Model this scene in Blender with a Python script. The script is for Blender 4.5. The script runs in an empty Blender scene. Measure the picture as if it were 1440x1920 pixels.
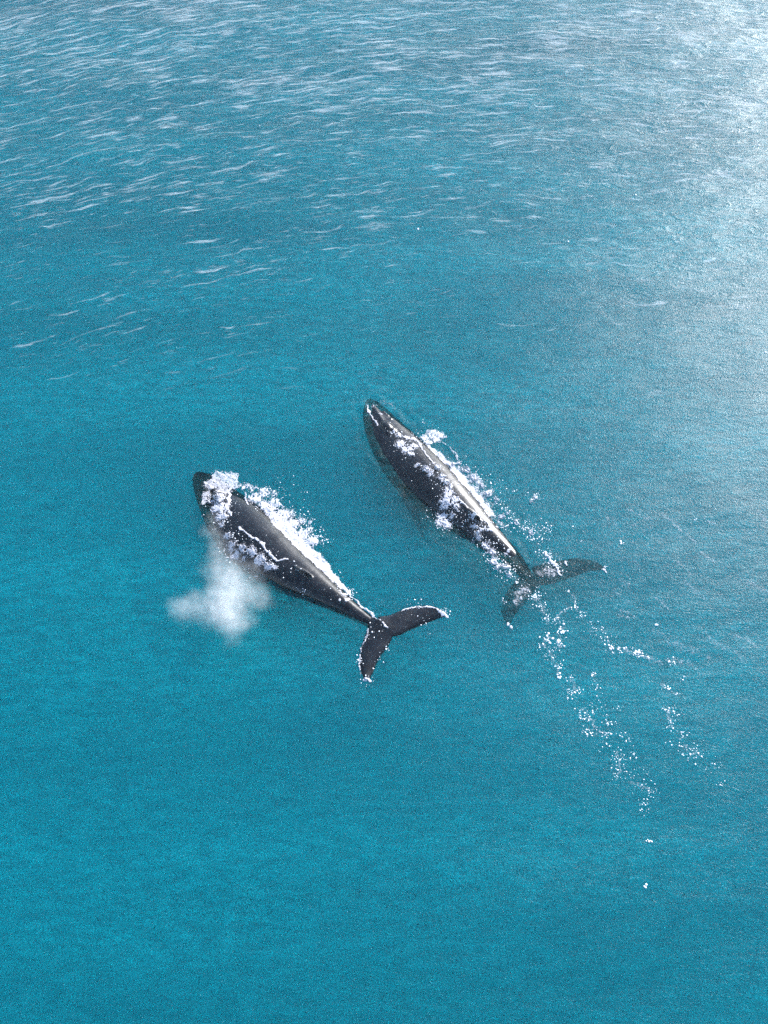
import bpy, bmesh, math, random
import numpy as np
from mathutils import Vector, Matrix
from mathutils.bvhtree import BVHTree

random.seed(7)
rng = np.random.default_rng(11)
R = math.radians
sc = bpy.context.scene
COL = sc.collection

# ------------------------------------------------------------------ camera
CAM_H, PITCH, VFOV = 31.0, 57.0, 62.0
cam_d = bpy.data.cameras.new('camera')
cam = bpy.data.objects.new('camera', cam_d)
COL.objects.link(cam)
cam.location = (0, 0, CAM_H)
cam.rotation_euler = (R(90 - PITCH), 0, 0)
cam_d.sensor_fit = 'VERTICAL'
cam_d.sensor_height = 24
cam_d.lens = 12 / math.tan(R(VFOV / 2))
cam_d.clip_end = 20000
sc.camera = cam

# ------------------------------------------------------------------ light
SUN_EL, SUN_AZ = 28.0, 40.0          # azimuth clockwise from the view direction (+Y)
w = bpy.data.worlds.new('World'); sc.world = w; w.use_nodes = True
nt = w.node_tree
sky = nt.nodes.new('ShaderNodeTexSky'); sky.sky_type = 'NISHITA'
sky.sun_disc = False; sky.sun_elevation = R(SUN_EL); sky.sun_rotation = R(SUN_AZ)
sky.dust_density = 0.6; sky.ozone_density = 2.0
bg = nt.nodes['Background']; bg.inputs['Strength'].default_value = 0.13
nt.links.new(sky.outputs[0], bg.inputs['Color'])
sun_d = bpy.data.lights.new('sun', 'SUN'); sun_d.energy = 4.5; sun_d.angle = R(0.5)
sun_d.color = (1.0, 0.98, 0.96)
sun = bpy.data.objects.new('sun', sun_d); COL.objects.link(sun)
sdir = Vector((math.sin(R(SUN_AZ)) * math.cos(R(SUN_EL)), math.cos(R(SUN_AZ)) * math.cos(R(SUN_EL)), math.sin(R(SUN_EL))))
sun.rotation_euler = sdir.to_track_quat('Z', 'Y').to_euler()
sun.location = (30, 40, 60)

sc.view_settings.view_transform = 'Standard'
sc.view_settings.look = 'None'
sc.view_settings.exposure = 1.68
sc.view_settings.gamma = 1.0
sc.render.engine = 'CYCLES'
cy = sc.cycles
cy.max_bounces = 6; cy.volume_bounces = 1; cy.diffuse_bounces = 3; cy.glossy_bounces = 3
cy.transparent_max_bounces = 16
cy.use_denoising = False
cy.use_adaptive_sampling = True; cy.adaptive_threshold = .025; cy.adaptive_min_samples = 40
cy.sample_clamp_indirect = .8
cy.caustics_reflective = False; cy.caustics_refractive = False

# ------------------------------------------------------------------ helpers
FPX = 960 / math.tan(R(VFOV / 2))
def at(px, py, z=0.0):
    """point of the horizontal plane z seen at that place of the 1440 x 1920 photograph"""
    u, v = px - 720, 960 - py
    p = R(PITCH)
    d = np.array([u, FPX * math.cos(p) + v * math.sin(p), -FPX * math.sin(p) + v * math.cos(p)])
    k = (z - CAM_H) / d[2]
    return np.array([d[0] * k, d[1] * k, z])
def zp(o):                             # enlargements of the photograph used for measuring: origin and scale
    ox, oy, s = o
    return lambda X, Y, z=0.0: at(ox + X / s, oy + Y / s, z)
Z1, Z2, Z3, Z4, Z5 = zp((300, 840, 3.6)), zp((480, 920, 3.6)), zp((640, 700, 3.6)), zp((860, 960, 3.6)), zp((940, 1100, 2.88))
MPP = 0.0236                           # metres per photograph pixel at the whales

def tag(o, label=None, cat=None, group=None, kind=None):
    if label: o['label'] = label
    if cat: o['category'] = cat
    if group: o['group'] = group
    if kind: o['kind'] = kind
    return o

def mesh_obj(name, verts, faces, mat=None, smooth=True):
    me = bpy.data.meshes.new(name)
    me.from_pydata([tuple(v) for v in verts], [], [tuple(f) for f in faces])
    me.update()
    if smooth: me.polygons.foreach_set('use_smooth', [True] * len(me.polygons))
    if mat: me.materials.append(mat)
    o = bpy.data.objects.new(name, me); COL.objects.link(o)
    return o

class Perlin:
    def __init__(s, seed):
        r = np.random.default_rng(seed)
        s.p = r.permutation(1024); s.p = np.concatenate([s.p, s.p])
        a = r.random(1024) * 2 * np.pi
        s.gx, s.gy = np.cos(a), np.sin(a)
    def __call__(s, x, y):
        xi = np.floor(x).astype(int); yi = np.floor(y).astype(int)
        xf = x - xi; yf = y - yi
        xi &= 1023; yi &= 1023
        u = xf**3 * (xf * (xf * 6 - 15) + 10); v = yf**3 * (yf * (yf * 6 - 15) + 10)
        def g(i, j, dx, dy):
            h = s.p[s.p[(xi + i) & 1023] + ((yi + j) & 1023)]
            return s.gx[h] * dx + s.gy[h] * dy
        a = g(0, 0, xf, yf); b = g(1, 0, xf - 1, yf); c = g(0, 1, xf, yf - 1); d = g(1, 1, xf - 1, yf - 1)
        return ((a * (1 - u) + b * u) * (1 - v) + (c * (1 - u) + d * u) * v) * 1.41
PN = [Perlin(k) for k in range(8)]
def fbm(x, y, k=0, oct=3, gain=.5):
    t, a = 0, 1
    for i in range(oct):
        t = t + a * PN[(k + i) % 8](x * 2**i + 13.7 * i, y * 2**i + 5.1 * i); a *= gain
    return t
def sstep(a, b, x):
    t = np.clip((x - a) / (b - a), 0, 1); return t * t * (3 - 2 * t)

# ------------------------------------------------------------------ materials
class NB:
    """small node builder"""
    def __init__(s, name):
        s.m = bpy.data.materials.new(name); s.m.use_nodes = True
        s.t = s.m.node_tree; s.t.nodes.clear()
        s.out = s.n('ShaderNodeOutputMaterial')
    def n(s, typ, inp=None, **kw):
        nd = s.t.nodes.new(typ)
        for k, v in kw.items(): setattr(nd, k, v)
        for k, v in (inp or {}).items(): s.set(nd.inputs[k], v)
        return nd
    def set(s, sock, v):
        if isinstance(v, bpy.types.NodeSocket): s.t.links.new(v, sock)
        elif isinstance(v, bpy.types.Node): s.t.links.new(v.outputs[0], sock)
        else: sock.default_value = v
    def math(s, op, a, b=0.0, c=0.0, clamp=False):
        return s.n('ShaderNodeMath', {0: a, 1: b, 2: c}, operation=op, use_clamp=clamp).outputs[0]
    def noise(s, vec, scale, detail=2.0, rough=.5, dist=0.0):
        return s.n('ShaderNodeTexNoise', {'Vector': vec, 'Scale': scale, 'Detail': detail, 'Roughness': rough, 'Distortion': dist}).outputs[0]
    def ramp(s, x, a, b, lo=0.0, hi=1.0):
        return s.n('ShaderNodeMapRange', {0: x, 1: a, 2: b, 3: lo, 4: hi}, interpolation_type='SMOOTHSTEP').outputs[0]
    def mapping(s, vec, rot=0.0, scale=(1, 1, 1), loc=(0, 0, 0)):
        return s.n('ShaderNodeMapping', {'Vector': vec, 'Location': loc, 'Rotation': (0, 0, rot), 'Scale': scale}).outputs[0]

def water_material():
    b = NB('sea_water')
    P = b.n('ShaderNodeNewGeometry').outputs['Position']
    sep = b.n('ShaderNodeSeparateXYZ', {0: P})
    # wavelets: crests run roughly across the view, tilted a little
    m1 = b.mapping(P, R(-12), (.42, 1.5, 1))
    n1 = b.noise(m1, 1.0, 3, .55, .6)
    ridge = b.math('SUBTRACT', 1.0, b.math('MULTIPLY', b.math('ABSOLUTE', b.math('SUBTRACT', n1, .5)), 7.0), clamp=True)
    m2 = b.mapping(P, R(-40), (.7, 2.2, 1))
    n2 = b.noise(m2, 1.6, 4, .6, .3)
    fine = b.noise(P, 9.0, 3, .65)
    micro = b.noise(P, 26.0, 1, .5)
    grain = b.noise(P, 16.0, 2, .8)
    # rough, wind-blown water farther out
    far = b.ramp(b.math('ADD', sep.outputs[1], b.math('MULTIPLY', b.noise(P, .09, 2), 16.0)), 28, 66)
    h = b.math('MULTIPLY', b.math('POWER', ridge, 2.0), b.math('MULTIPLY_ADD', far, .022, .003))
    h = b.math('ADD', h, b.math('MULTIPLY', n2, b.math('MULTIPLY_ADD', far, .016, .020)))
    h = b.math('ADD', h, b.math('MULTIPLY', fine, .011))
    h = b.math('ADD', h, b.math('MULTIPLY', micro, .014))
    bump = b.n('ShaderNodeBump', {'Strength': 1.0, 'Distance': 1.0, 'Height': h})
    fres = b.n('ShaderNodeFresnel', {'IOR': 1.333, 'Normal': bump})
    glossy = b.n('ShaderNodeBsdfGlossy', {'Color': (.37, .37, .37, 1), 'Roughness': .32, 'Normal': bump})
    trans = b.n('ShaderNodeBsdfTransparent', {'Color': (1, 1, 1, 1)})
    # milky suspended matter close to the surface
    silt = b.noise(b.mapping(P, R(-38), (.05, .2, 1)), 1.0, 3)
    turb = b.n('ShaderNodeBsdfDiffuse', {'Color': (.001, .74, .88, 1), 'Normal': bump})
    body = b.n('ShaderNodeMixShader', {0: b.math('MULTIPLY', b.math('MULTIPLY', b.ramp(silt, .25, .75, .010, .048), b.ramp(n2, .3, .7, .45, 1.55)), b.ramp(grain, .3, .7, .1, 1.9)), 1: trans, 2: turb})  # ripple noise in the weight paints wavelet tone into the colour
    mix = b.n('ShaderNodeMixShader', {0: fres, 1: body, 2: glossy})
    # sky and sun reflections and thin foam, painted white on the crests: long low streaks lying along the waves, thicker in patches
    warp = b.n('ShaderNodeVectorMath', {0: b.n('ShaderNodeTexNoise', {'Vector': P, 'Scale': .35, 'Detail': 3}).outputs[1], 1: (.9, 1.5, 0)}, operation='MULTIPLY').outputs[0]
    Pw = b.n('ShaderNodeVectorMath', {0: P, 1: warp}, operation='ADD').outputs[0]
    # crest lines swing round slowly across the field
    sx, sy, _ = b.n('ShaderNodeSeparateXYZ', {0: Pw}).outputs
    sy = b.math('ADD', sy, b.math('MULTIPLY', sx, b.math('MULTIPLY_ADD', sx, .007, -.16)))
    Pw = b.n('ShaderNodeCombineXYZ', {0: sx, 1: sy, 2: 0.0}).outputs[0]
    s1 = b.noise(b.mapping(Pw, R(-2), (.42, 3.2, 1)), 1.0, 4, .55)
    s2 = b.noise(b.mapping(Pw, R(3), (1.0, 7.0, 1), (31, 7, 0)), 1.0, 3, .6)
    big = b.noise(b.mapping(P, R(-8), (.10, .22, 1)), 1.0, 3, .6)
    thr = b.math('MULTIPLY_ADD', far, -.13, b.math('MULTIPLY_ADD', b.math('SUBTRACT', .5, big), .26, .64))
    e1 = b.ramp(b.math('SUBTRACT', s1, thr), .0, .16)
    e2 = b.ramp(b.math('SUBTRACT', s2, b.math('ADD', thr, .02)), .0, .16)
    fm = b.math('MULTIPLY', b.math('MAXIMUM', e1, b.math('MULTIPLY', e2, .8)), b.ramp(far, .0, .3, 0, .22))
    fm = b.math('MULTIPLY', fm, b.ramp(fine, .25, .65, .5, 1.0))
    foam = b.n('ShaderNodeBsdfDiffuse', {'Color': (.82, .84, .86, 1), 'Normal': bump})  # crest reflections and thin foam share this white diffuse
    mix2 = b.n('ShaderNodeMixShader', {0: fm, 1: mix, 2: foam})
    b.set(b.out.inputs['Surface'], mix2)
    vs = b.n('ShaderNodeVolumeScatter', {'Color': (.01, 1, .97, 1), 'Density': .26, 'Anisotropy': 0.0})
    va = b.n('ShaderNodeVolumeAbsorption', {'Color': (.40, .996, .998, 1), 'Density': 1.0})
    b.set(b.out.inputs['Volume'], b.n('ShaderNodeAddShader', {0: vs, 1: va}))
    return b.m

def added_bed_material():
    # turquoise floor added to brighten the murky water from below
    b = NB('added_bed_turquoise')
    P = b.n('ShaderNodeNewGeometry').outputs['Position']
    n = b.noise(b.mapping(P, R(-38), (.035, .14, 1)), 1.0, 3)
    c = b.n('ShaderNodeMix', {0: b.ramp(n, .3, .7), 6: (.001, .84, .73, 1), 7: (.001, .98, .85, 1)}, data_type='RGBA').outputs[2]
    pr = b.n('ShaderNodeBsdfDiffuse', {'Color': c})
    b.set(b.out.inputs['Surface'], pr)
    return b.m

def whale_material():
    b = NB('wet_whale_skin')
    P = b.n('ShaderNodeTexCoord').outputs['Object']
    n = b.noise(P, 1.3, 5, .65)
    sp = b.ramp(b.noise(P, 7.0, 3, .6), .66, .74)
    base = b.n('ShaderNodeMix', {0: b.ramp(n, .35, .7), 6: (.0012, .0016, .003, 1), 7: (.005, .006, .009, 1)}, data_type='RGBA').outputs[2]
    base = b.n('ShaderNodeMix', {0: b.math('MULTIPLY', sp, .22), 6: base, 7: (.25, .26, .28, 1)}, data_type='RGBA').outputs[2]
    hgt = b.math('ADD', b.math('MULTIPLY', b.noise(P, 5, 4, .6), .03), b.math('MULTIPLY', b.noise(P, 30, 2), .006))
    bump = b.n('ShaderNodeBump', {'Strength': .15, 'Distance': 1.0, 'Height': hgt})
    # under water there is next to no reflection off the skin
    gz = b.n('ShaderNodeSeparateXYZ', {0: b.n('ShaderNodeNewGeometry').outputs['Position']}).outputs[2]
    wet = b.ramp(gz, -.04, .05, .02, .36)
    pr = b.n('ShaderNodeBsdfPrincipled', {'Base Color': base, 'Roughness': b.ramp(b.noise(P, 2.2, 4, .6), .3, .7, .25, .35), 'Specular IOR Level': wet, 'Normal': bump})
    b.set(b.out.inputs['Surface'], pr)
    return b.m

def foam_material():
    b = NB('sea_foam_and_glints')
    P = b.n('ShaderNodeNewGeometry').outputs['Position']
    att = b.n('ShaderNodeAttribute', attribute_name='cover')
    n = b.noise(P, 17, 5, .75)
    cv = att.outputs['Fac']                                # thin foam breaks into lace, thick foam closes up
    a = b.ramp(b.math('SUBTRACT', n, b.math('MULTIPLY_ADD', cv, -.22, .59)), -.09, .09)
    a = b.math('MULTIPLY', a, b.math('MULTIPLY', cv, 1.5, clamp=True), clamp=True)
    bump = b.n('ShaderNodeBump', {'Strength': .35, 'Distance': .02, 'Height': n})
    d = b.n('ShaderNodeBsdfDiffuse', {'Color': (.62, .61, .65, 1), 'Normal': bump})
    tl = b.n('ShaderNodeBsdfTranslucent', {'Color': (.55, .60, .64, 1)})
    dd = b.n('ShaderNodeMixShader', {0: .3, 1: d, 2: tl})
    tr = b.n('ShaderNodeBsdfTransparent')
    b.set(b.out.inputs['Surface'], b.n('ShaderNodeMixShader', {0: a, 1: tr, 2: dd}))
    return b.m

def fleck_material():
    b = NB('bubbles_and_glints')
    pr = b.n('ShaderNodeBsdfPrincipled', {'Base Color': (.72, .73, .75, 1), 'Roughness': .25})
    b.set(b.out.inputs['Surface'], pr)
    return b.m

M_ADDED_BED = added_bed_material()
M_WATER, M_WHALE, M_FOAM, M_FLECK = water_material(), whale_material(), foam_material(), fleck_material()

def spline(pts, n):
    """Catmull-Rom through pts, n samples evenly spaced by length"""
    P = [np.array(p, float) for p in pts]
    P = [2 * P[0] - P[1]] + P + [2 * P[-1] - P[-2]]
    out = []
    for i in range(1, len(P) - 2):
        for t in np.linspace(0, 1, 24, endpoint=False):
            a, b_, c, d = P[i-1:i+3]
            out.append(.5 * (2*b_ + (c-a)*t + (2*a-5*b_+4*c-d)*t*t + (3*b_-a-3*c+d)*t**3))
    out.append(P[-2]); out = np.array(out)
    s = np.concatenate([[0], np.cumsum(np.linalg.norm(np.diff(out, axis=0), axis=1))])
    q = np.linspace(0, s[-1], n)
    return np.stack([np.interp(q, s, out[:, k]) for k in range(out.shape[1])], 1), s[-1]

HW = ([0, .015, .04, .08, .14, .2, .27, .35, .43, .52, .62, .72, .81, .89, .95, 1.0],
      [.012, .030, .046, .062, .080, .094, .108, .116, .113, .102, .083, .061, .042, .028, .021, .019])
HB = ([0, .02, .06, .14, .22, .32, .42, .55, .68, .8, .9, 1.0],     # depth of the underside below the back
      [.02, .05, .085, .135, .17, .195, .2, .18, .13, .085, .055, .03])

LINE1 = [Z1(240, 150, 0), Z1(360, 285, 0), Z1(480, 420, .2), Z1(640, 585, .4), Z1(830, 745, .4), Z1(1040, 890, .3), Z1(1240, 1035, .15), Z1(1420, 1165, 0), Z2(850, 930, -.1)]
LINE2 = [Z3(185, 160, 0), Z3(290, 340, .1), Z3(440, 510, .3), Z3(622, 692, .4), Z3(806, 868, .4), Z3(980, 1050, .2), Z3(1150, 1215, 0), Z3(1260, 1350, -.3), Z4(520, 470, -1.1)]
RIPPLE = []
for LN, wsc in ((LINE1, 1.0), (LINE2, .88)):
    S_, L_ = spline(LN, 90)
    RIPPLE.append((S_, .9 * wsc * L_ * np.interp(np.linspace(0, 1, 90), *HW)))

# ------------------------------------------------------------------ sea
def wave_h(x, y):
    amp = .55 + .75 * sstep(20, 60, y)
    c, s = math.cos(R(-12)), math.sin(R(-12))
    u, v = x * c - y * s, x * s + y * c
    h = .10 * PN[0](u * .10, v * .22) + .05 * PN[1](u * .28, v * .7) + .014 * PN[2](u * .8 + .3 * PN[4](x, y), v * 1.9)
    h = h + .004 * PN[3](x * 2.1, y * 2.6)
    h = h * amp
    for S, HWD in RIPPLE:
        x0, y0 = S.min(0)[:2] - 4; x1, y1 = S.max(0)[:2] + 4
        k = (x > x0) & (x < x1) & (y > y0) & (y < y1)
        if not np.any(k): continue
        xx, yy = x[k], y[k]
        d = np.full(xx.shape, 9.); u = np.zeros(xx.shape)
        for q in range(0, len(S), 2):
            dd = np.hypot(xx - S[q, 0], yy - S[q, 1]) - HWD[q]
            better = dd < d; d = np.where(better, dd, d); u = np.where(better, q / len(S), u)
        d = d + .22 * fbm(xx * 1.3, yy * 1.3, 5, 2)
        a = .036 * sstep(-.45, .05, d) * (1 - .6 * u) * np.exp(-np.clip(d, 0, 9) / .75) * np.clip(.6 + PN[6](xx * .8, yy * .8), .15, 1.2)
        rip = a * np.cos(d * 2 * np.pi / .62)
        h[k] = h[k] + rip
    return h

def build_sea():
    def axis(a, b, step, outs):
        core = np.arange(a, b + step / 2, step)
        return np.concatenate([a - np.array(outs[::-1]), core, b + np.array(outs)])
    outs = [.3, .8, 2, 5, 12, 30, 80, 200, 600, 1800, 5000]
    xs = axis(-42, 42, .12, outs); ys = axis(-6, 78, .12, outs)
    X, Y = np.meshgrid(xs, ys)
    Z = wave_h(X, Y)
    edge = np.maximum(np.maximum(np.abs(X) - 42, Y - 78), -6 - Y)
    Z = Z * (1 - sstep(0, 5, edge))
    ny, nx = X.shape
    top = np.stack([X.ravel(), Y.ravel(), Z.ravel()], 1)
    idx = np.arange(nx * ny).reshape(ny, nx)
    quads = np.stack([idx[:-1, :-1].ravel(), idx[:-1, 1:].ravel(), idx[1:, 1:].ravel(), idx[1:, :-1].ravel()], 1)
    ring = np.concatenate([idx[0, :-1], idx[:-1, -1], idx[-1, :0:-1], idx[:0:-1, 0]])
    low = top[ring].copy(); low[:, 2] = -9
    n0 = len(top); m = len(ring)
    verts = np.concatenate([top, low])
    k = np.arange(m); k2 = (k + 1) % m
    walls = np.stack([ring[k], n0 + k, n0 + k2, ring[k2]], 1)
    q = np.concatenate([quads, walls])
    me = bpy.data.meshes.new('sea')
    me.vertices.add(len(verts)); me.vertices.foreach_set('co', verts.astype(np.float32).ravel())
    nl = q.size + m
    me.loops.add(nl)
    me.loops.foreach_set('vertex_index', np.concatenate([q.ravel(), (n0 + k)[::-1]]).astype(np.int32))
    me.polygons.add(len(q) + 1)
    me.polygons.foreach_set('loop_start', np.concatenate([np.arange(len(q)) * 4, [q.size]]).astype(np.int32))
    me.update(calc_edges=True); me.validate()
    sm = np.ones(len(me.polygons), bool); sm[len(quads):] = False
    me.polygons.foreach_set('use_smooth', sm)
    me.materials.append(M_WATER)
    o = bpy.data.objects.new('sea_water', me); COL.objects.link(o)
    tag(o, kind='structure')
    return o
build_sea()
added_floor = mesh_obj('added_bed', [(-5042, -5006, -2.6), (5042, -5006, -2.6), (5042, 5078, -2.6), (-5042, 5078, -2.6)], [(0, 1, 2, 3)], M_ADDED_BED)  # bright floor added to send light back up through the water
tag(added_floor, kind='structure')

# ------------------------------------------------------------------ whales
def add_ring_mesh(bm, rings, cap=True):
    vs = [[bm.verts.new(p) for p in r] for r in rings]
    n = len(vs[0])
    for a, c in zip(vs[:-1], vs[1:]):
        for i in range(n):
            bm.faces.new((a[i], a[(i+1) % n], c[(i+1) % n], c[i]))
    if cap:
        bm.faces.new(vs[0][::-1]); bm.faces.new(vs[-1])

def add_blade(bm, lead, trail, thick, up=(0, 0, 1)):
    """lens-section blade between a leading and a trailing edge (same number of points, root to tip)"""
    rings = []
    up = np.array(up, float); n = len(lead)
    for i in range(n):
        L, T = np.array(lead[i]), np.array(trail[i])
        th = thick * (1 - .5 * i / (n - 1))
        ring = []
        for t in (0, .06, .2, .4, .65, .88, 1):
            ring.append(L + (T - L) * t + up * th * (4 * t * (1 - t))**.5 * (1 - .35 * t))
        for t in (.88, .65, .4, .2, .06):
            ring.append(L + (T - L) * t - up * th * (4 * t * (1 - t))**.5 * (1 - .35 * t))
        rings.append(ring)
    add_ring_mesh(bm, rings)

def make_whale(spine_px, ztop, fluke_l, fluke_r, fins, label, seed, wscale=1.0, dscale=1.0):
    S, L = spline(spine_px, 90)
    S[:, 2] = 0
    T = np.gradient(S, axis=0); T /= np.linalg.norm(T, axis=1)[:, None]
    N = np.stack([-T[:, 1], T[:, 0], 0 * T[:, 0]], 1)      # towards the whale's ... left/right, horizontal
    t = np.linspace(0, 1, 90)
    hw = np.interp(t, *HW) * L * wscale; dep = np.interp(t, *HB) * L * dscale
    ker = np.array([1, 2, 3, 2, 1]) / 9
    sm = lambda a: np.convolve(np.pad(a, 2, mode='edge'), ker, 'valid')
    hw, dep = sm(hw), sm(dep)
    zt = np.interp(t, *ztop)
    for _ in range(4): zt = sm(zt)
    bm = bmesh.new()
    rings = []
    m = 40
    for i in range(90):
        ring = []
        keel = sstep(.5, .85, t[i])
        rost = 1 - sstep(.1, .2, t[i])
        zc = zt[i] - dep[i] * .46
        for j in range(m):
            f = 2 * math.pi * j / m
            s_, c_ = math.sin(f), math.cos(f)
            lat = hw[i] * math.copysign(abs(s_)**(.9 + .0 * keel), s_)
            if c_ > 0:
                z = zc + dep[i] * .46 * c_**(1.0 + .10 * keel)
                lat *= 1 - .10 * keel * c_
            else:
                z = zc - dep[i] * .54 * abs(c_)
            if c_ > .6 and rost > 0:                       # median ridge of the rostrum
                z += .07 * rost * math.exp(-(lat / .09)**2)
            ring.append(S[i] + N[i] * lat + np.array([0, 0, z]))
        rings.append(ring)
    add_ring_mesh(bm, rings)
    def pt(u, lat, dz=0.0):                                # a point over the back
        i = min(int(u * 89), 89)
        k = 1 - min(1, abs(lat) / hw[i])**2
        return S[i] + N[i] * lat + np.array([0, 0, zt[i] - dep[i] * .46 * (1 - max(k, 0)**.5) + dz])
    def lump(p, r, sx=1.0, sz=.7, yaw=0.0):
        M = Matrix.Translation(Vector(p)) @ Matrix.Rotation(yaw, 4, 'Z') @ Matrix.Diagonal((sx * r, r, sz * r, 1))
        bmesh.ops.create_icosphere(bm, subdivisions=2, radius=1, matrix=M)
    yaw0 = math.atan2(T[15, 1], T[15, 0])
    # splash guard in front of the two blowholes, tubercles along the rostrum and jaws
    lump(pt(.175, 0, -.02), .26, 1.5, .75, yaw0)
    lump(pt(.195, .13, -.05), .17, 1.6, .8, yaw0); lump(pt(.195, -.13, -.05), .17, 1.6, .8, yaw0)
    rs = random.Random(seed)
    for u in np.linspace(.025, .14, 8):
        hwu = float(np.interp(u, t, hw))
        for lat in (-.82 * hwu, -.45 * hwu, 0.0, .45 * hwu, .82 * hwu):
            lump(pt(u + rs.uniform(-.006, .006), lat * rs.uniform(.92, 1.05), .0), rs.uniform(.05, .075))
    # dorsal fin: low hump ending in a small hook
    i0, i1 = int(.60 * 89), int(.70 * 89)
    base = [S[k] + np.array([0, 0, zt[k] - .06]) for k in range(i0, i1)]
    nb = len(base)
    prof = [0.0, .04, .09, .14, .20, .27, .34, .33, .16, .03]
    rings = []
    for k, hgt in enumerate(prof):
        q = base[min(k, nb - 1)]
        back = T[i0] * (.10 * hgt / .34)
        wd = .16 * (1 - .5 * k / len(prof))
        nn = N[i0]
        rings.append([q + nn * wd, q + nn * wd * .45 + back + np.array([0, 0, hgt * .7]), q + back * 2 + np.array([0, 0, hgt + .05]),
                      q - nn * wd * .45 + back + np.array([0, 0, hgt * .7]), q - nn * wd, q - np.array([0, 0, .25])])
    add_ring_mesh(bm, rings)
    # flukes
    for lead, trail in (fluke_l, fluke_r):
        le, _ = spline(lead, 16); tr, _ = spline(trail, 16)
        add_blade(bm, le, tr, .17)
    # pectoral fins
    for lead, trail in fins:
        le, _ = spline(lead, 18); tr, _ = spline(trail, 18)
        add_blade(bm, le, tr, .15)
    bmesh.ops.recalc_face_normals(bm, faces=bm.faces)
    me = bpy.data.meshes.new('humpback_whale'); bm.to_mesh(me); bm.free()
    o = bpy.data.objects.new('humpback_whale', me); COL.objects.link(o)
    rm = o.modifiers.new('join', 'REMESH'); rm.mode = 'VOXEL'; rm.voxel_size = .04; rm.use_smooth_shade = True
    sm_ = o.modifiers.new('soft', 'SMOOTH'); sm_.factor = .5; sm_.iterations = 4
    dg = bpy.context.evaluated_depsgraph_get()
    me2 = bpy.data.meshes.new_from_object(o.evaluated_get(dg))
    o.modifiers.clear(); o.data = me2; bpy.data.meshes.remove(me)
    me2.polygons.foreach_set('use_smooth', [True] * len(me2.polygons))
    me2.materials.clear(); me2.materials.append(M_WHALE)
    me2.name = 'humpback_whale'
    # origin at the middle of the back
    c = Vector(S[40]); 
    me2.transform(Matrix.Translation(-c)); o.location = c
    tag(o, label, 'whale', 'humpback whales swimming side by side')
    bv = BVHTree.FromPolygons([v.co + c for v in me2.vertices], [p.vertices[:] for p in me2.polygons])
    return o, bv, (S, N, T, zt, hw)

def seq(Z, pts): return [Z(*p) for p in pts]

W1, B1, G1 = make_whale(
    LINE1,
    ([0, .05, .12, .18, .24, .32, .42, .52, .62, .72, .82, .9, .96, 1], [-.20, -.10, -.04, .04, .22, .36, .42, .41, .37, .28, .18, .09, .03, -.02]),
    (seq(Z2, [(790, 850, 0.00), (750, 935, -0.02), (718, 1020, -0.03), (696, 1120, -0.04), (702, 1210, -0.04), (728, 1275, -0.02)]),
     seq(Z2, [(930, 960, 0.00), (915, 1020, -0.03), (880, 1080, -0.04), (835, 1150, -0.06), (795, 1230, -0.04), (765, 1288, -0.02)])),
    (seq(Z2, [(820, 850, 0.00), (900, 838, -0.02), (990, 800, -0.03), (1090, 775, -0.03), (1200, 778, -0.02), (1272, 818, 0.01)]),
     seq(Z2, [(900, 985, 0.00), (960, 985, -0.03), (1050, 942, -0.04), (1140, 905, -0.04), (1220, 872, -0.03), (1290, 850, 0.01)])),
    [(seq(Z1, [(470, 570, -.9), (480, 700, -1.5), (560, 850, -2.0), (660, 960, -2.3)]), seq(Z1, [(560, 640, -.9), (560, 740, -1.6), (610, 850, -2.0), (670, 955, -2.3)])),
     (seq(Z1, [(560, 400, -.9), (720, 380, -1.5), (860, 430, -2.0), (980, 520, -2.3)]), seq(Z1, [(660, 480, -.9), (740, 480, -1.6), (860, 500, -2.0), (975, 530, -2.3)]))],
    'black humpback whale nearer the camera, with mist beside its splashing head', 3, 1.0, .85)

W2, B2, G2 = make_whale(
    LINE2,
    ([0, .05, .12, .18, .24, .32, .42, .52, .62, .72, .82, .9, .96, 1], [-.18, -.02, .10, .20, .24, .32, .37, .37, .33, .24, .10, -.08, -.40, -.8]),
    (seq(Z4, [(440, 390, -0.90), (395, 450, -1.10), (335, 520, -1.20), (292, 610, -1.30), (285, 690, -1.30), (320, 745, -1.20)]),
     seq(Z4, [(560, 490, -0.90), (500, 555, -1.10), (460, 610, -1.20), (420, 650, -1.30), (385, 700, -1.30), (355, 755, -1.20)])),
    (seq(Z4, [(490, 370, -0.90), (570, 350, -1.10), (690, 325, -1.20), (800, 310, -1.25), (900, 325, -1.25), (985, 370, -1.10)]),
     seq(Z4, [(540, 500, -0.90), (620, 490, -1.10), (720, 462, -1.20), (810, 430, -1.25), (910, 400, -1.25), (995, 390, -1.10)])),
    [(seq(Z3, [(350, 560, -.9), (352, 700, -1.4), (405, 850, -1.8), (480, 980, -2.1), (548, 1115, -2.3)]), seq(Z3, [(520, 720, -.9), (520, 820, -1.5), (530, 920, -1.9), (545, 1010, -2.2), (568, 1118, -2.3)])),
     (seq(Z3, [(540, 460, -1.2), (640, 560, -1.9), (740, 690, -2.4), (850, 830, -2.6)]), seq(Z3, [(560, 560, -1.2), (630, 640, -1.9), (720, 740, -2.4), (840, 835, -2.6)]))],
    'black humpback whale farther off, foam across its back and tail flukes sunk underwater', 5, .88, .72)

# ------------------------------------------------------------------ foam
def surface_z(x, y, bvs, wz):
    z = wz
    for bv in bvs:
        h = bv.ray_cast(Vector((x, y, 6)), Vector((0, 0, -1)))
        if h[0] is not None and h[0].z > z: z = h[0].z
    return z

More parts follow.
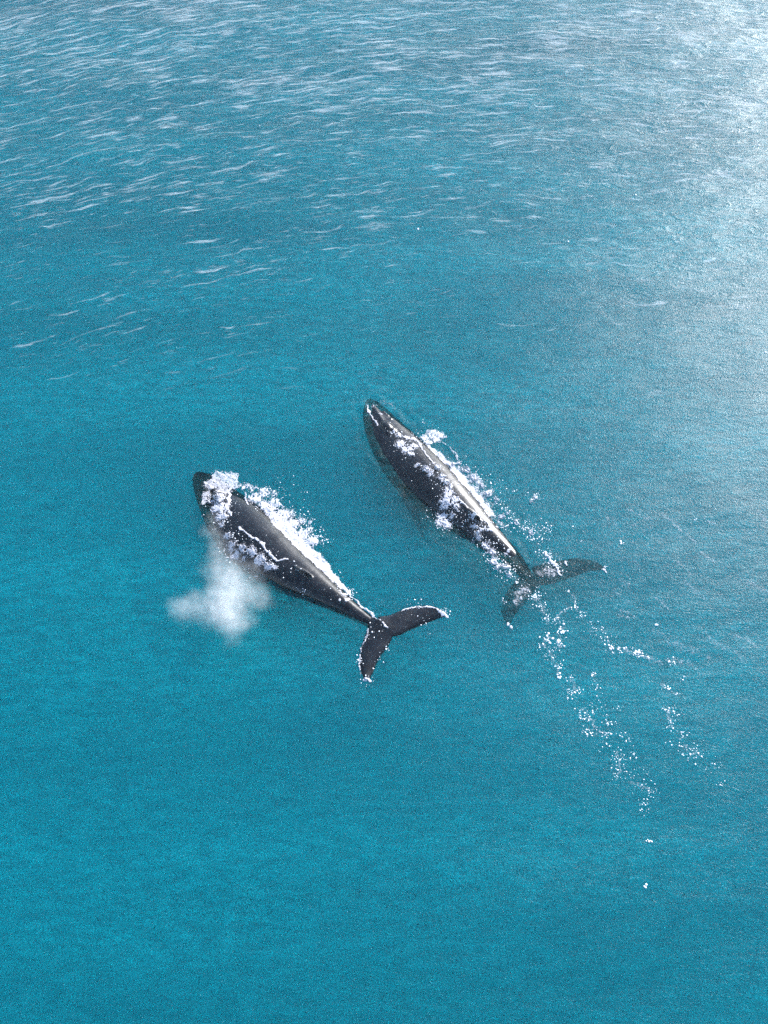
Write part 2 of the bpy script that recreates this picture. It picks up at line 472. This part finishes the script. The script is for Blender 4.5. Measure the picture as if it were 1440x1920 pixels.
def foam_patch(name, blobs, bvs, kind, cell=.018, seed=0, strength=1.0, lift=.03, ang=None):
    """blobs: (x, y, r, weight). A draped, lumpy foam sheet with holes, cut out of a fine grid."""
    B = np.array(blobs)
    pad = B[:, 2].max() * 1.6
    x0, x1 = (B[:, 0] - pad).min(), (B[:, 0] + pad).max(); y0, y1 = (B[:, 1] - pad).min(), (B[:, 1] + pad).max()
    xs = np.arange(x0, x1, cell); ys = np.arange(y0, y1, cell)
    X, Y = np.meshgrid(xs, ys)
    wx = X + .10 * fbm(X * 2.2, Y * 2.2, 1 + seed, 3); wy = Y + .10 * fbm(X * 2.2 + 40, Y * 2.2, 2 + seed, 3)
    m = np.zeros_like(X)
    for bx, by, r, wgt in B:
        i0, i1 = np.searchsorted(xs, [bx - 1.7 * r - .15, bx + 1.7 * r + .15]); j0, j1 = np.searchsorted(ys, [by - 1.7 * r - .15, by + 1.7 * r + .15])
        d = np.hypot(wx[j0:j1, i0:i1] - bx, wy[j0:j1, i0:i1] - by) / r
        np.maximum(m[j0:j1, i0:i1], wgt * np.clip(1.35 - .85 * d, 0, 1), out=m[j0:j1, i0:i1])
    if ang is not None:                                    # drawn out into streaks along that direction
        ca, sa = math.cos(R(ang)), math.sin(R(ang))
        wx, wy = (wx * ca + wy * sa) * .5, (wy * ca - wx * sa) * 1.25
    rid = 1 - np.abs(fbm(wx * 3.2, wy * 3.2, 3 + seed, 2)) * 2.6
    rid2 = 1 - np.abs(fbm(wx * 6.5 + 9, wy * 6.5, 5 + seed, 2)) * 2.4
    lump = fbm(wx * 7, wy * 7, 4 + seed, 4, .65)
    if kind == 'lace':
        n1, n2 = np.abs(fbm(wx * 6, wy * 6, 3 + seed, 2)), np.abs(fbm(wx * 13 + 9, wy * 13, 5 + seed, 2))
        wd = .03 + .30 * np.clip(m, 0, 1)**2               # strands widen into a sheet where the foam is thick
        f = np.maximum(1 - n1 / wd, .9 - n2 / (wd * .9)) * .5 + (m - .55) * 1.0 + .25 * lump - .12
    elif kind == 'solid':
        f = m * 1.5 - .62 + .45 * lump + .18 * rid2
    elif kind == 'soft':
        f = m * .8 - .25 + .35 * lump
    elif kind == 'sheet':                                  # smooth water pouring off the back; on the left whale also painted sheen
        f = m * 1.1 - .22 + .22 * lump
    elif kind == 'clump':
        f = m * 1.3 - .80 + .85 * lump + .2 * rid2
    else:                                                  # 'line'
        f = m * 1.5 - .72 + .75 * lump
    cov = sstep(0, .32, f) * np.clip(m * 1.6, 0, 1) * strength
    if kind == 'soft': cov = sstep(0, .9, f) * strength
    if kind == 'sheet': cov = sstep(0, .75, f) * strength
    keep = cov > .02
    if not keep.any(): return None
    cellkeep = keep[:-1, :-1] | keep[1:, :-1] | keep[:-1, 1:] | keep[1:, 1:]
    used = np.zeros_like(keep)
    used[:-1, :-1] |= cellkeep; used[1:, :-1] |= cellkeep; used[:-1, 1:] |= cellkeep; used[1:, 1:] |= cellkeep
    idx = -np.ones(keep.shape, int); jj, ii = np.nonzero(used); idx[jj, ii] = np.arange(len(jj))
    xx, yy = X[jj, ii], Y[jj, ii]
    wz = wave_h(xx, yy)
    zb = np.array([surface_z(a, b_, bvs, c) for a, b_, c in zip(xx, yy, wz)])
    cv = cov[jj, ii]; lp = lump[jj, ii]
    z = zb + .012 + lift * np.clip(cv, 0, 1) * (.55 + .6 * np.clip(lp + .4, 0, 1.2))
    z = np.where(cv <= .02, zb + .004, z)
    cj, ci = np.nonzero(cellkeep)
    q = np.stack([idx[cj, ci], idx[cj, ci + 1], idx[cj + 1, ci + 1], idx[cj + 1, ci]], 1)
    return np.stack([xx, yy, z], 1), q, cv

def foam_object(name, parts):
    V, F, C, n = [], [], [], 0
    for p in parts:
        if p is None: continue
        V.append(p[0]); F.append(p[1] + n); C.append(p[2]); n += len(p[0])
    V = np.concatenate(V); F = np.concatenate(F); C = np.concatenate(C)
    o = mesh_obj(name, V, F, M_FOAM)
    a = o.data.attributes.new('cover', 'FLOAT', 'POINT'); a.data.foreach_set('value', C.astype(np.float32))
    return o

def bl(Z, pts, s=3.6, z=0.15, wgt=1.0):
    out = []
    for p in pts:
        q = Z(p[0], p[1], z)
        out.append((q[0], q[1], p[2] / s * MPP, p[3] if len(p) > 3 else wgt))
    return out
def dense(Z, pts, k=5):
    """the same chain of blobs, filled in between"""
    out = []
    for a, c in zip(pts[:-1], pts[1:]):
        out += [tuple(a[i] + (c[i] - a[i]) * q / k for i in range(3)) for q in range(k)]
    return bl(Z, out + [pts[-1]])
def line(Z, pts, width, s=3.6, z=0.15, wgt=1.0):
    """chain of small blobs along a polyline"""
    P, L = spline([Z(*p, z) for p in pts], 400)
    r = width / s * MPP
    n = max(4, int(L / (r * .6)))
    idx = np.linspace(0, 399, n).astype(int)
    return [(P[k][0], P[k][1], r, wgt) for k in idx]

BV = [B1, B2]
# --- left whale
splash = foam_object('head_splash', [
    foam_patch('a', bl(Z1, [(400, 205, 75), (465, 190, 52), (345, 235, 48), (430, 255, 55), (480, 225, 45), (310, 300, 30), (292, 335, 20), (283, 358, 12)]), BV, 'solid', seed=0, strength=.6, lift=.04),
    foam_patch('b', bl(Z1, [(400, 340, 60, .9), (420, 410, 62, .95), (375, 400, 45), (440, 465, 42, .9), (415, 520, 28, .8), (340, 330, 36, .8), (395, 470, 40, .9)]), BV, 'lace', seed=1, lift=.035),
    foam_patch('c', line(Z1, [(470, 262), (462, 310), (466, 350), (458, 395), (480, 470)], 8), BV, 'line', seed=2)])
tag(splash, 'white splash of broken water washing over the head of the nearer left whale', 'splash')
foam_and_sheen1 = foam_object('sea_foam_and_glints', [
    foam_patch('a', bl(Z1, [(640, 330, 55), (700, 290, 55, .85), (760, 300, 40, .8), (700, 370, 50), (770, 380, 60), (830, 440, 65), (890, 430, 40, .8), (890, 520, 70), (950, 480, 40, .8), (960, 580, 65), (1010, 540, 40, .8), (1020, 620, 50), (1090, 590, 22, .75), (1010, 490, 20, .8)]), BV, 'lace', seed=3, lift=.035, ang=62),
    foam_patch('b', dense(Z1, [(720, 405, 26), (770, 455, 34), (820, 510, 40), (870, 560, 42), (920, 610, 42), (970, 660, 42), (1015, 705, 38), (1060, 745, 34), (1105, 795, 30), (1150, 845, 26), (1195, 890, 20), (1235, 935, 15), (1275, 975, 11)]), BV, 'sheet', seed=4, strength=1.0, lift=.03),
    foam_patch('c', bl(Z1, [(520, 245, 30, .8), (570, 245, 34, .8), (620, 260, 34, .8)]), BV, 'lace', seed=5),
    foam_patch('d', bl(Z1, [(465, 600, 36, .9), (480, 660, 40, .9), (505, 715, 40), (560, 690, 36, .85), (620, 715, 42), (680, 765, 42), (735, 805, 40), (775, 822, 26), (560, 750, 30, .7)]), BV, 'lace', seed=6, lift=.035),
    foam_patch('e', line(Z1, [(540, 560), (580, 590), (640, 630), (700, 680), (735, 730), (785, 768), (860, 776)], 8), BV, 'line', seed=1),
    foam_patch('f', line(Z1, [(560, 290), (575, 340), (590, 385)], 5, wgt=.9), BV, 'line', seed=0),
    foam_patch('g', line(Z1, [(1290, 985), (1340, 1035), (1390, 1080), (1440, 1120)], 6, wgt=.9), BV, 'line', seed=2),
    foam_patch('h', bl(Z1, [(1215, 965, 12), (1250, 985, 14), (1270, 1020, 14), (1215, 1025, 10)]), BV, 'line', seed=5),
    foam_patch('i', line(Z2, [(985, 802), (1040, 785), (1080, 773), (1160, 773), (1220, 788), (1260, 826)], 8), BV, 'lace', seed=3),
    foam_patch('j', bl(Z2, [(1272, 828, 17), (1292, 850, 9), (740, 1272, 13), (765, 1278, 10)]), BV, 'solid', seed=2),
    foam_patch('k', line(Z2, [(752, 935), (722, 1010), (700, 1090), (690, 1160), (706, 1235)], 6, wgt=.9), BV, 'lace', seed=4),
    foam_patch('l', line(Z2, [(690, 740), (740, 790), (800, 845), (860, 890), (885, 930)], 5, wgt=.85), BV, 'line', seed=6)])
tag(foam_and_sheen1, 'lacy white foam and painted sheen along the flanks and fluke edges of the nearer left whale', 'foam', kind='stuff')

# --- right whale
foam2 = foam_object('sea_foam_and_glints', [
    foam_patch('a', line(Z3, [(168, 205), (192, 265), (245, 345)], 6), BV, 'line', seed=1),
    foam_patch('b', bl(Z3, [(225, 205, 30, .7), (280, 185, 26, .7), (335, 200, 28, .7), (265, 270, 26, .7), (370, 225, 26, .6)]), BV, 'lace', seed=2, strength=.6),
    foam_patch('c', bl(Z3, [(385, 425, 32), (395, 490, 40), (440, 530, 50), (472, 560, 28), (490, 505, 30), (440, 440, 28), (490, 448, 24), (350, 405, 14)]), BV, 'lace', seed=3, lift=.035),
    foam_patch('d', line(Z3, [(505, 440), (525, 455), (545, 520), (590, 580), (628, 630)], 7), BV, 'line', seed=4),
    foam_patch('e', bl(Z3, [(560, 425, 38), (610, 400, 50), (660, 405, 42), (590, 455, 34), (700, 415, 24, .8), (640, 440, 34)]), BV, 'lace', seed=5, strength=.9, ang=62, lift=.04),
    foam_patch('f', line(Z3, [(690, 460), (730, 490), (790, 565)], 9, wgt=.85), BV, 'lace', seed=6, strength=.6),
    foam_patch('g', bl(Z3, [(512, 640, 26), (570, 668, 34), (602, 700, 28), (640, 655, 24), (680, 720, 40), (712, 755, 26), (735, 790, 18)]), BV, 'lace', seed=0, lift=.1),
    foam_patch('h', bl(Z3, [(725, 825, 46), (700, 880, 48), (760, 870, 38), (680, 960, 40), (710, 1012, 44), (662, 1000, 30), (780, 920, 28), (750, 960, 30, .8)]), BV, 'lace', seed=1, lift=.04),
    foam_patch('i', bl(Z3, [(880, 985, 20), (898, 1045, 26), (925, 1105, 32), (975, 1150, 32), (1018, 1200, 36), (1030, 1262, 32), (1065, 1300, 26), (1110, 1292, 22), (1132, 1350, 22)]), BV, 'lace', seed=2, lift=.1),
    foam_patch('j', bl(Z3, [(940, 985, 30, .85), (985, 1010, 34, .85), (1010, 1060, 30, .85), (945, 1050, 28, .8)]), BV, 'clump', seed=3),
    foam_patch('k', bl(Z3, [(740, 590, 36), (790, 640, 46), (850, 700, 52), (905, 760, 52), (930, 720, 40), (965, 800, 46), (985, 880, 40), (955, 870, 30), (1020, 950, 40), (1070, 1000, 28)]), BV, 'soft', seed=4, strength=.75, ang=-48),
    foam_patch('l', bl(Z3, [(780, 600, 28, .9), (840, 640, 34, .9), (900, 690, 36, .95), (950, 740, 34, .9), (1000, 800, 36, .9), (1040, 840, 28, .85), (1080, 960, 28, .85), (1120, 930, 22, .8), (1180, 1000, 22, .85), (1270, 1065, 24, .85), (1310, 830, 26, .85), (1290, 850, 20, .8)]), BV, 'lace', seed=5, ang=-48, lift=.08),
    foam_patch('s', dense(Z3, [(590, 490, 16), (680, 560, 22), (760, 640, 27), (830, 720, 28), (900, 800, 25), (950, 860, 20), (1010, 945, 14)]), BV, 'sheet', seed=2, strength=.85, ang=-48),
    foam_patch('m', line(Z3, [(790, 870), (830, 900), (860, 935)], 6), BV, 'line', seed=6),
    foam_patch('n', line(Z3, [(1045, 1030), (1100, 1022), (1130, 1005)], 5), BV, 'line', seed=6),
    foam_patch('o', bl(Z3, [(1130, 1185, 12), (1122, 1205, 9)]), BV, 'line', seed=6),
    foam_patch('p', bl(Z4, [(600, 390, 52), (650, 400, 44), (560, 405, 30), (410, 550, 38), (405, 600, 32), (450, 520, 34)]), BV, 'soft', seed=0, strength=.55),
    foam_patch('q', line(Z4, [(585, 262), (625, 320), (660, 365), (690, 420)], 12, wgt=.9), BV, 'clump', seed=3),
    foam_patch('r', bl(Z4, [(985, 380, 11), (990, 395, 8), (330, 742, 11), (355, 765, 10), (715, 330, 16, .7)]), BV, 'solid', seed=4)])
tag(foam2, 'broken white foam on the back and along the sides of the farther right whale', 'foam', kind='stuff')

# --- wake flecks: white beads for bubbles and sun glints
def flecks(name, clusters, label):
    """clusters: (x, y, spread, count, rmin, rmax)"""
    bm = bmesh.new()
    for x, y, s, n, r0, r1 in clusters:
        for _ in range(int(n * 1.3)):
            px, py = x + random.gauss(0, s * 1.15), y + random.gauss(0, s)
            r = .6 * (r0 + (r1 - r0) * random.random()**2.5)
            z = surface_z(px, py, BV, float(wave_h(np.array([px]), np.array([py]))[0]))
            M = Matrix.Translation((px, py, z + r * .25)) @ Matrix.Rotation(random.random() * 6.28, 4, 'Z') @ Matrix.Diagonal((r * random.uniform(.8, 1.7), r, r * .8, 1))
            bmesh.ops.create_icosphere(bm, subdivisions=1 if r < .06 else 2, radius=1, matrix=M)
    me = bpy.data.meshes.new(name); bm.to_mesh(me); bm.free()
    me.polygons.foreach_set('use_smooth', [True] * len(me.polygons)); me.materials.append(M_FLECK)
    o = bpy.data.objects.new(name, me); COL.objects.link(o)
    return tag(o, label, 'foam', kind='stuff')
def cl(Z, pts, s):
    out = []
    for p in pts:
        q = Z(p[0], p[1], 0); out.append((q[0], q[1], p[2] / s * MPP, p[3], p[4] if len(p) > 4 else .018, p[5] if len(p) > 5 else .05))
    return out
def cline(Z, pts, n, s, jit, r0=.015, r1=.045):
    P, L = spline([Z(*p, 0) for p in pts], 200)
    return [(P[k][0], P[k][1], jit / s * MPP, 1, r0, r1) for k in rng.integers(0, 200, n)]
trail = cl(Z5, [(180, 60, 14, 22), (215, 110, 16, 22), (240, 175, 14, 16), (300, 180, 10, 14), (325, 240, 14, 16, .03, .09), (250, 285, 14, 12, .03, .10), (215, 310, 8, 6, .03, .07),
    (312, 305, 12, 14, .03, .08), (265, 340, 18, 14), (255, 380, 14, 10), (300, 430, 18, 16), (305, 485, 8, 4, .06, .13), (372, 490, 8, 5, .03, .08), (495, 475, 8, 6, .02, .06), (515, 535, 10, 6, .02, .06),
    (365, 580, 14, 12), (415, 570, 14, 12, .02, .06), (435, 685, 12, 12, .02, .06), (465, 710, 20, 16), (500, 770, 26, 18, .02, .06), (560, 790, 14, 12, .02, .06), (535, 670, 30, 10), (480, 635, 30, 12), (585, 740, 12, 8),
    (635, 655, 12, 6), (640, 800, 12, 6), (690, 830, 12, 8), (560, 850, 10, 4), (630, 910, 14, 14), (645, 980, 16, 12), (620, 1030, 12, 8), (670, 920, 16, 6), (740, 1060, 34, 18), (815, 1095, 18, 12, .02, .06), (775, 1180, 16, 10), (795, 1378, 6, 4, .03, .06),
    (705, 905, 8, 4), (780, 1210, 10, 4), (525, 895, 6, 2)], 2.88)
trail += cl(Z5, [(395, 110, 10, 8, .02, .06), (440, 160, 18, 10), (510, 230, 26, 16), (570, 275, 18, 12), (595, 330, 14, 14, .03, .08), (645, 335, 10, 8, .03, .08), (745, 365, 14, 16, .03, .09), (795, 380, 5, 4, .02, .06), (700, 340, 16, 6),
    (915, 400, 12, 14, .02, .06), (895, 545, 14, 10, .02, .06), (945, 580, 6, 4), (970, 490, 12, 4), (905, 670, 14, 8), (950, 680, 14, 10), (915, 730, 10, 8), (920, 775, 8, 6), (985, 795, 12, 8), (990, 860, 10, 6), (1035, 895, 22, 20, .02, .055), (975, 902, 5, 3, .03, .05),
    (1160, 960, 12, 8), (1180, 1070, 10, 6), (832, 207, 4, 3, .04, .08), (1100, 975, 16, 3), (880, 660, 10, 4), (925, 855, 10, 4)], 2.88)
trail += cline(Z5, [(345, 20), (375, 30), (398, 70), (395, 110), (430, 145)], 18, 2.88, 4)
trail += cline(Z5, [(290, 190), (310, 150), (350, 122)], 16, 2.88, 4)
film = []  # threads and wisps paint the wake's soft glints and ripples white
for n_, (pts, wd) in enumerate([
        ([(175, 50), (215, 110), (245, 200)], 15), ([(290, 195), (310, 150), (355, 120)], 9), ([(335, 225), (305, 265), (315, 325)], 13), ([(205, 315), (250, 285), (275, 270)], 12),
        ([(250, 340), (290, 410), (308, 490)], 12), ([(495, 470), (515, 540)], 8), ([(365, 480), (410, 560), (435, 580)], 10), ([(430, 670), (480, 720), (520, 780), (575, 800)], 13),
        ([(575, 275), (590, 325), (650, 340), (745, 365), (795, 380)], 12), ([(905, 390), (925, 420)], 10), ([(870, 525), (900, 555), (945, 580)], 9), ([(905, 660), (915, 740), (925, 775)], 9),
        ([(630, 890), (640, 980), (625, 1035)], 9), ([(690, 1060), (760, 1075), (830, 1100)], 10), ([(985, 860), (1020, 900), (1060, 900)], 12), ([(395, 40), (398, 110), (450, 165)], 7), ([(480, 240), (570, 240)], 9)]):
    film.append(foam_patch('t', line(Z5, pts, wd * .8, s=2.88, z=0, wgt=.9), BV, 'clump', seed=n_ % 5, strength=.24))
wr = random.Random(4)
for n_ in range(46):
    X0, Y0 = wr.uniform(480, 1420), wr.uniform(-420, 420)
    if X0 < 700 and Y0 > 150: continue
    ln = wr.uniform(30, 130); sl = wr.uniform(.45, .95)
    pts = [(X0, Y0), (X0 + ln * .5, Y0 + ln * .5 * sl + wr.uniform(-6, 6)), (X0 + ln, Y0 + ln * sl)]
    film.append(foam_patch('t', line(Z5, pts, wr.uniform(9, 17), s=2.88, z=0, wgt=.85), BV, 'soft', cell=.03, seed=n_ % 5, strength=wr.uniform(.2, .5)))
wake = foam_object('sea_foam_and_glints', film)
tag(wake, 'thin foam threads and pale wisps painting soft glints and ripples in the wake behind the farther right whale', 'foam', kind='stuff')
flecks('wake_flecks', trail, 'scattered white beads for bubbles and sun glints trailing in two lines behind the farther right whale')
fl = cl(Z3, [(700, 850, 50, 60), (690, 990, 50, 60, .02, .05), (820, 1010, 30, 25), (960, 1010, 50, 50), (930, 1090, 40, 40), (1000, 1190, 40, 50), (1050, 1290, 40, 40), (1120, 1330, 30, 30), (880, 680, 60, 40), (960, 770, 60, 50), (1050, 880, 50, 30), (1120, 960, 50, 30),
    (1200, 1010, 40, 24), (1290, 1070, 40, 24), (1310, 830, 24, 16, .02, .06), (1390, 1050, 20, 10, .02, .06), (560, 420, 60, 30), (450, 500, 60, 50), (600, 680, 50, 40), (360, 400, 30, 8), (1170, 790, 10, 6), (1390, 1240, 40, 20), (1280, 1110, 20, 12), (350, 410, 20, 5)], 3.6)
fl += cl(Z4, [(480, 130, 40, 26), (545, 175, 20, 10), (600, 120, 14, 8, .02, .05), (650, 360, 26, 30), (590, 290, 20, 16), (470, 480, 60, 24), (390, 460, 20, 10), (520, 555, 16, 12), (690, 410, 14, 8), (300, 600, 10, 6), (830, 200, 5, 3), (1095, 210, 5, 4, .03, .06), (985, 380, 10, 8, .02, .05), (320, 390, 40, 24), (270, 350, 30, 24, .02, .05)], 3.6)
lone = [(*at(x, y)[:2], .05, 2, .04, .09) for x, y in [(1190, 368), (1065, 452), (1424, 273), (785, 430), (487, 236), (1198, 645), (1437, 661), (1230, 1172), (1300, 973), (1211, 1660), (1217, 1577), (1075, 985), (1163, 1018), (1110, 368), (1395, 190), (1318, 130), (1405, 575)]]  # sun glints on open water, modelled as white beads
flecks('glint_flecks', lone, 'few lone white flecks in place of sun glints on open water around the wake')
flecks('foam_drops', fl, 'white drops and bubbles strewn about the farther right whale')
fl = cl(Z1, [(420, 420, 60, 50), (420, 520, 30, 20), (480, 640, 40, 40), (560, 740, 50, 40), (700, 780, 50, 40), (780, 340, 70, 40), (930, 480, 60, 50), (1060, 590, 36, 36), (1100, 640, 20, 10), (960, 970, 14, 10, .02, .05), (900, 850, 40, 14), (1240, 990, 26, 16), (1215, 850, 14, 6), (1275, 955, 16, 8)], 3.6)
fl += cl(Z2, [(1270, 830, 20, 20), (755, 1275, 18, 14), (1120, 900, 40, 8), (885, 1070, 8, 6, .02, .05), (820, 950, 30, 10), (840, 1145, 20, 6), (1060, 785, 30, 12), (700, 1150, 14, 16), (640, 690, 14, 12)], 3.6)
flecks('foam_drops', fl, 'white drops and bubbles strewn about the nearer left whale')

# ------------------------------------------------------------------ blow
PUFFS = [  # X, Y (enlargement), radius, height, weight
    (375, 500, 60, .5, .35), (370, 570, 80, .6, .36), (385, 680, 110, .8, .40), (420, 800, 130, 1.1, .5), (460, 910, 140, 1.4, .8), (465, 1020, 150, 1.6, 1.0), (455, 1130, 130, 1.7, .8),
    (480, 1230, 100, 1.7, .55), (330, 1080, 130, 1.6, .45), (200, 1075, 120, 1.6, .45), (110, 1070, 85, 1.6, .38), (600, 960, 120, 1.3, .45), (690, 1010, 85, 1.3, .38), (610, 820, 100, 1.0, .28), (540, 1130, 110, 1.5, .45)]
def make_blow():
    b = NB('blow_mist')
    P = b.n('ShaderNodeNewGeometry').outputs['Position']
    warp = b.n('ShaderNodeTexNoise', {'Vector': P, 'Scale': 1.1, 'Detail': 4}).outputs[1]
    Pw = b.n('ShaderNodeVectorMath', {0: P, 1: b.n('ShaderNodeVectorMath', {0: b.n('ShaderNodeVectorMath', {0: warp, 1: (.5, .5, .5)}, operation='SUBTRACT'), 1: (1.3, 1.3, .8)}, operation='MULTIPLY')}, operation='ADD').outputs[0]
    tot = None
    bm = bmesh.new()
    for X, Y, r, z, wgt in PUFFS:
        c = Z1(X, Y, z); rr = r / 3.6 * MPP * 1.1; c = Z1(X, Y, z * .55)
        d = b.n('ShaderNodeVectorMath', {0: Pw, 1: tuple(c)}, operation='DISTANCE').outputs['Value']
        f = b.math('MULTIPLY', b.ramp(d, rr * 1.1, rr * .0), wgt)
        tot = f if tot is None else b.math('ADD', tot, f)
        bmesh.ops.create_icosphere(bm, subdivisions=3, radius=rr * 1.3, matrix=Matrix.Translation(c))
    n = b.ramp(b.noise(P, 3.0, 9, .72), .25, .75, .1, 1.7)
    dens = b.math('MULTIPLY', b.math('MULTIPLY', tot, n), .62)
    v = b.n('ShaderNodeVolumePrincipled', {'Color': (.97, .97, .98, 1), 'Density': dens, 'Anisotropy': .2})
    b.set(b.out.inputs['Volume'], v)
    me = bpy.data.meshes.new('blow_mist'); bm.to_mesh(me); bm.free()
    o = bpy.data.objects.new('blow_mist', me); COL.objects.link(o)
    rm = o.modifiers.new('r', 'REMESH'); rm.mode = 'VOXEL'; rm.voxel_size = .07
    me2 = bpy.data.meshes.new_from_object(o.evaluated_get(bpy.context.evaluated_depsgraph_get()))
    o.modifiers.clear(); o.data = me2; bpy.data.meshes.remove(me)
    me2.materials.clear(); me2.materials.append(b.m); me2.name = 'blow_mist'
    tag(o, 'pale grey cloud of blown spray drifting beside the nearer left whale', 'mist')
make_blow()

# ------------------------------------------------------------------ air
def make_haze():
    bm = bmesh.new()
    bmesh.ops.create_cube(bm, size=1, matrix=Matrix.Translation((0, 36, 12)) @ Matrix.Diagonal((10400, 10400, 46, 1)))
    me = bpy.data.meshes.new('haze'); bm.to_mesh(me); bm.free()
    b = NB('haze')
    b.set(b.out.inputs['Volume'], b.n('ShaderNodeVolumeScatter', {'Color': (.96, .98, 1, 1), 'Density': .0010, 'Anisotropy': .82}))
    me.materials.append(b.m)
    o = bpy.data.objects.new('haze', me); COL.objects.link(o)
    tag(o, kind='stuff')
make_haze()
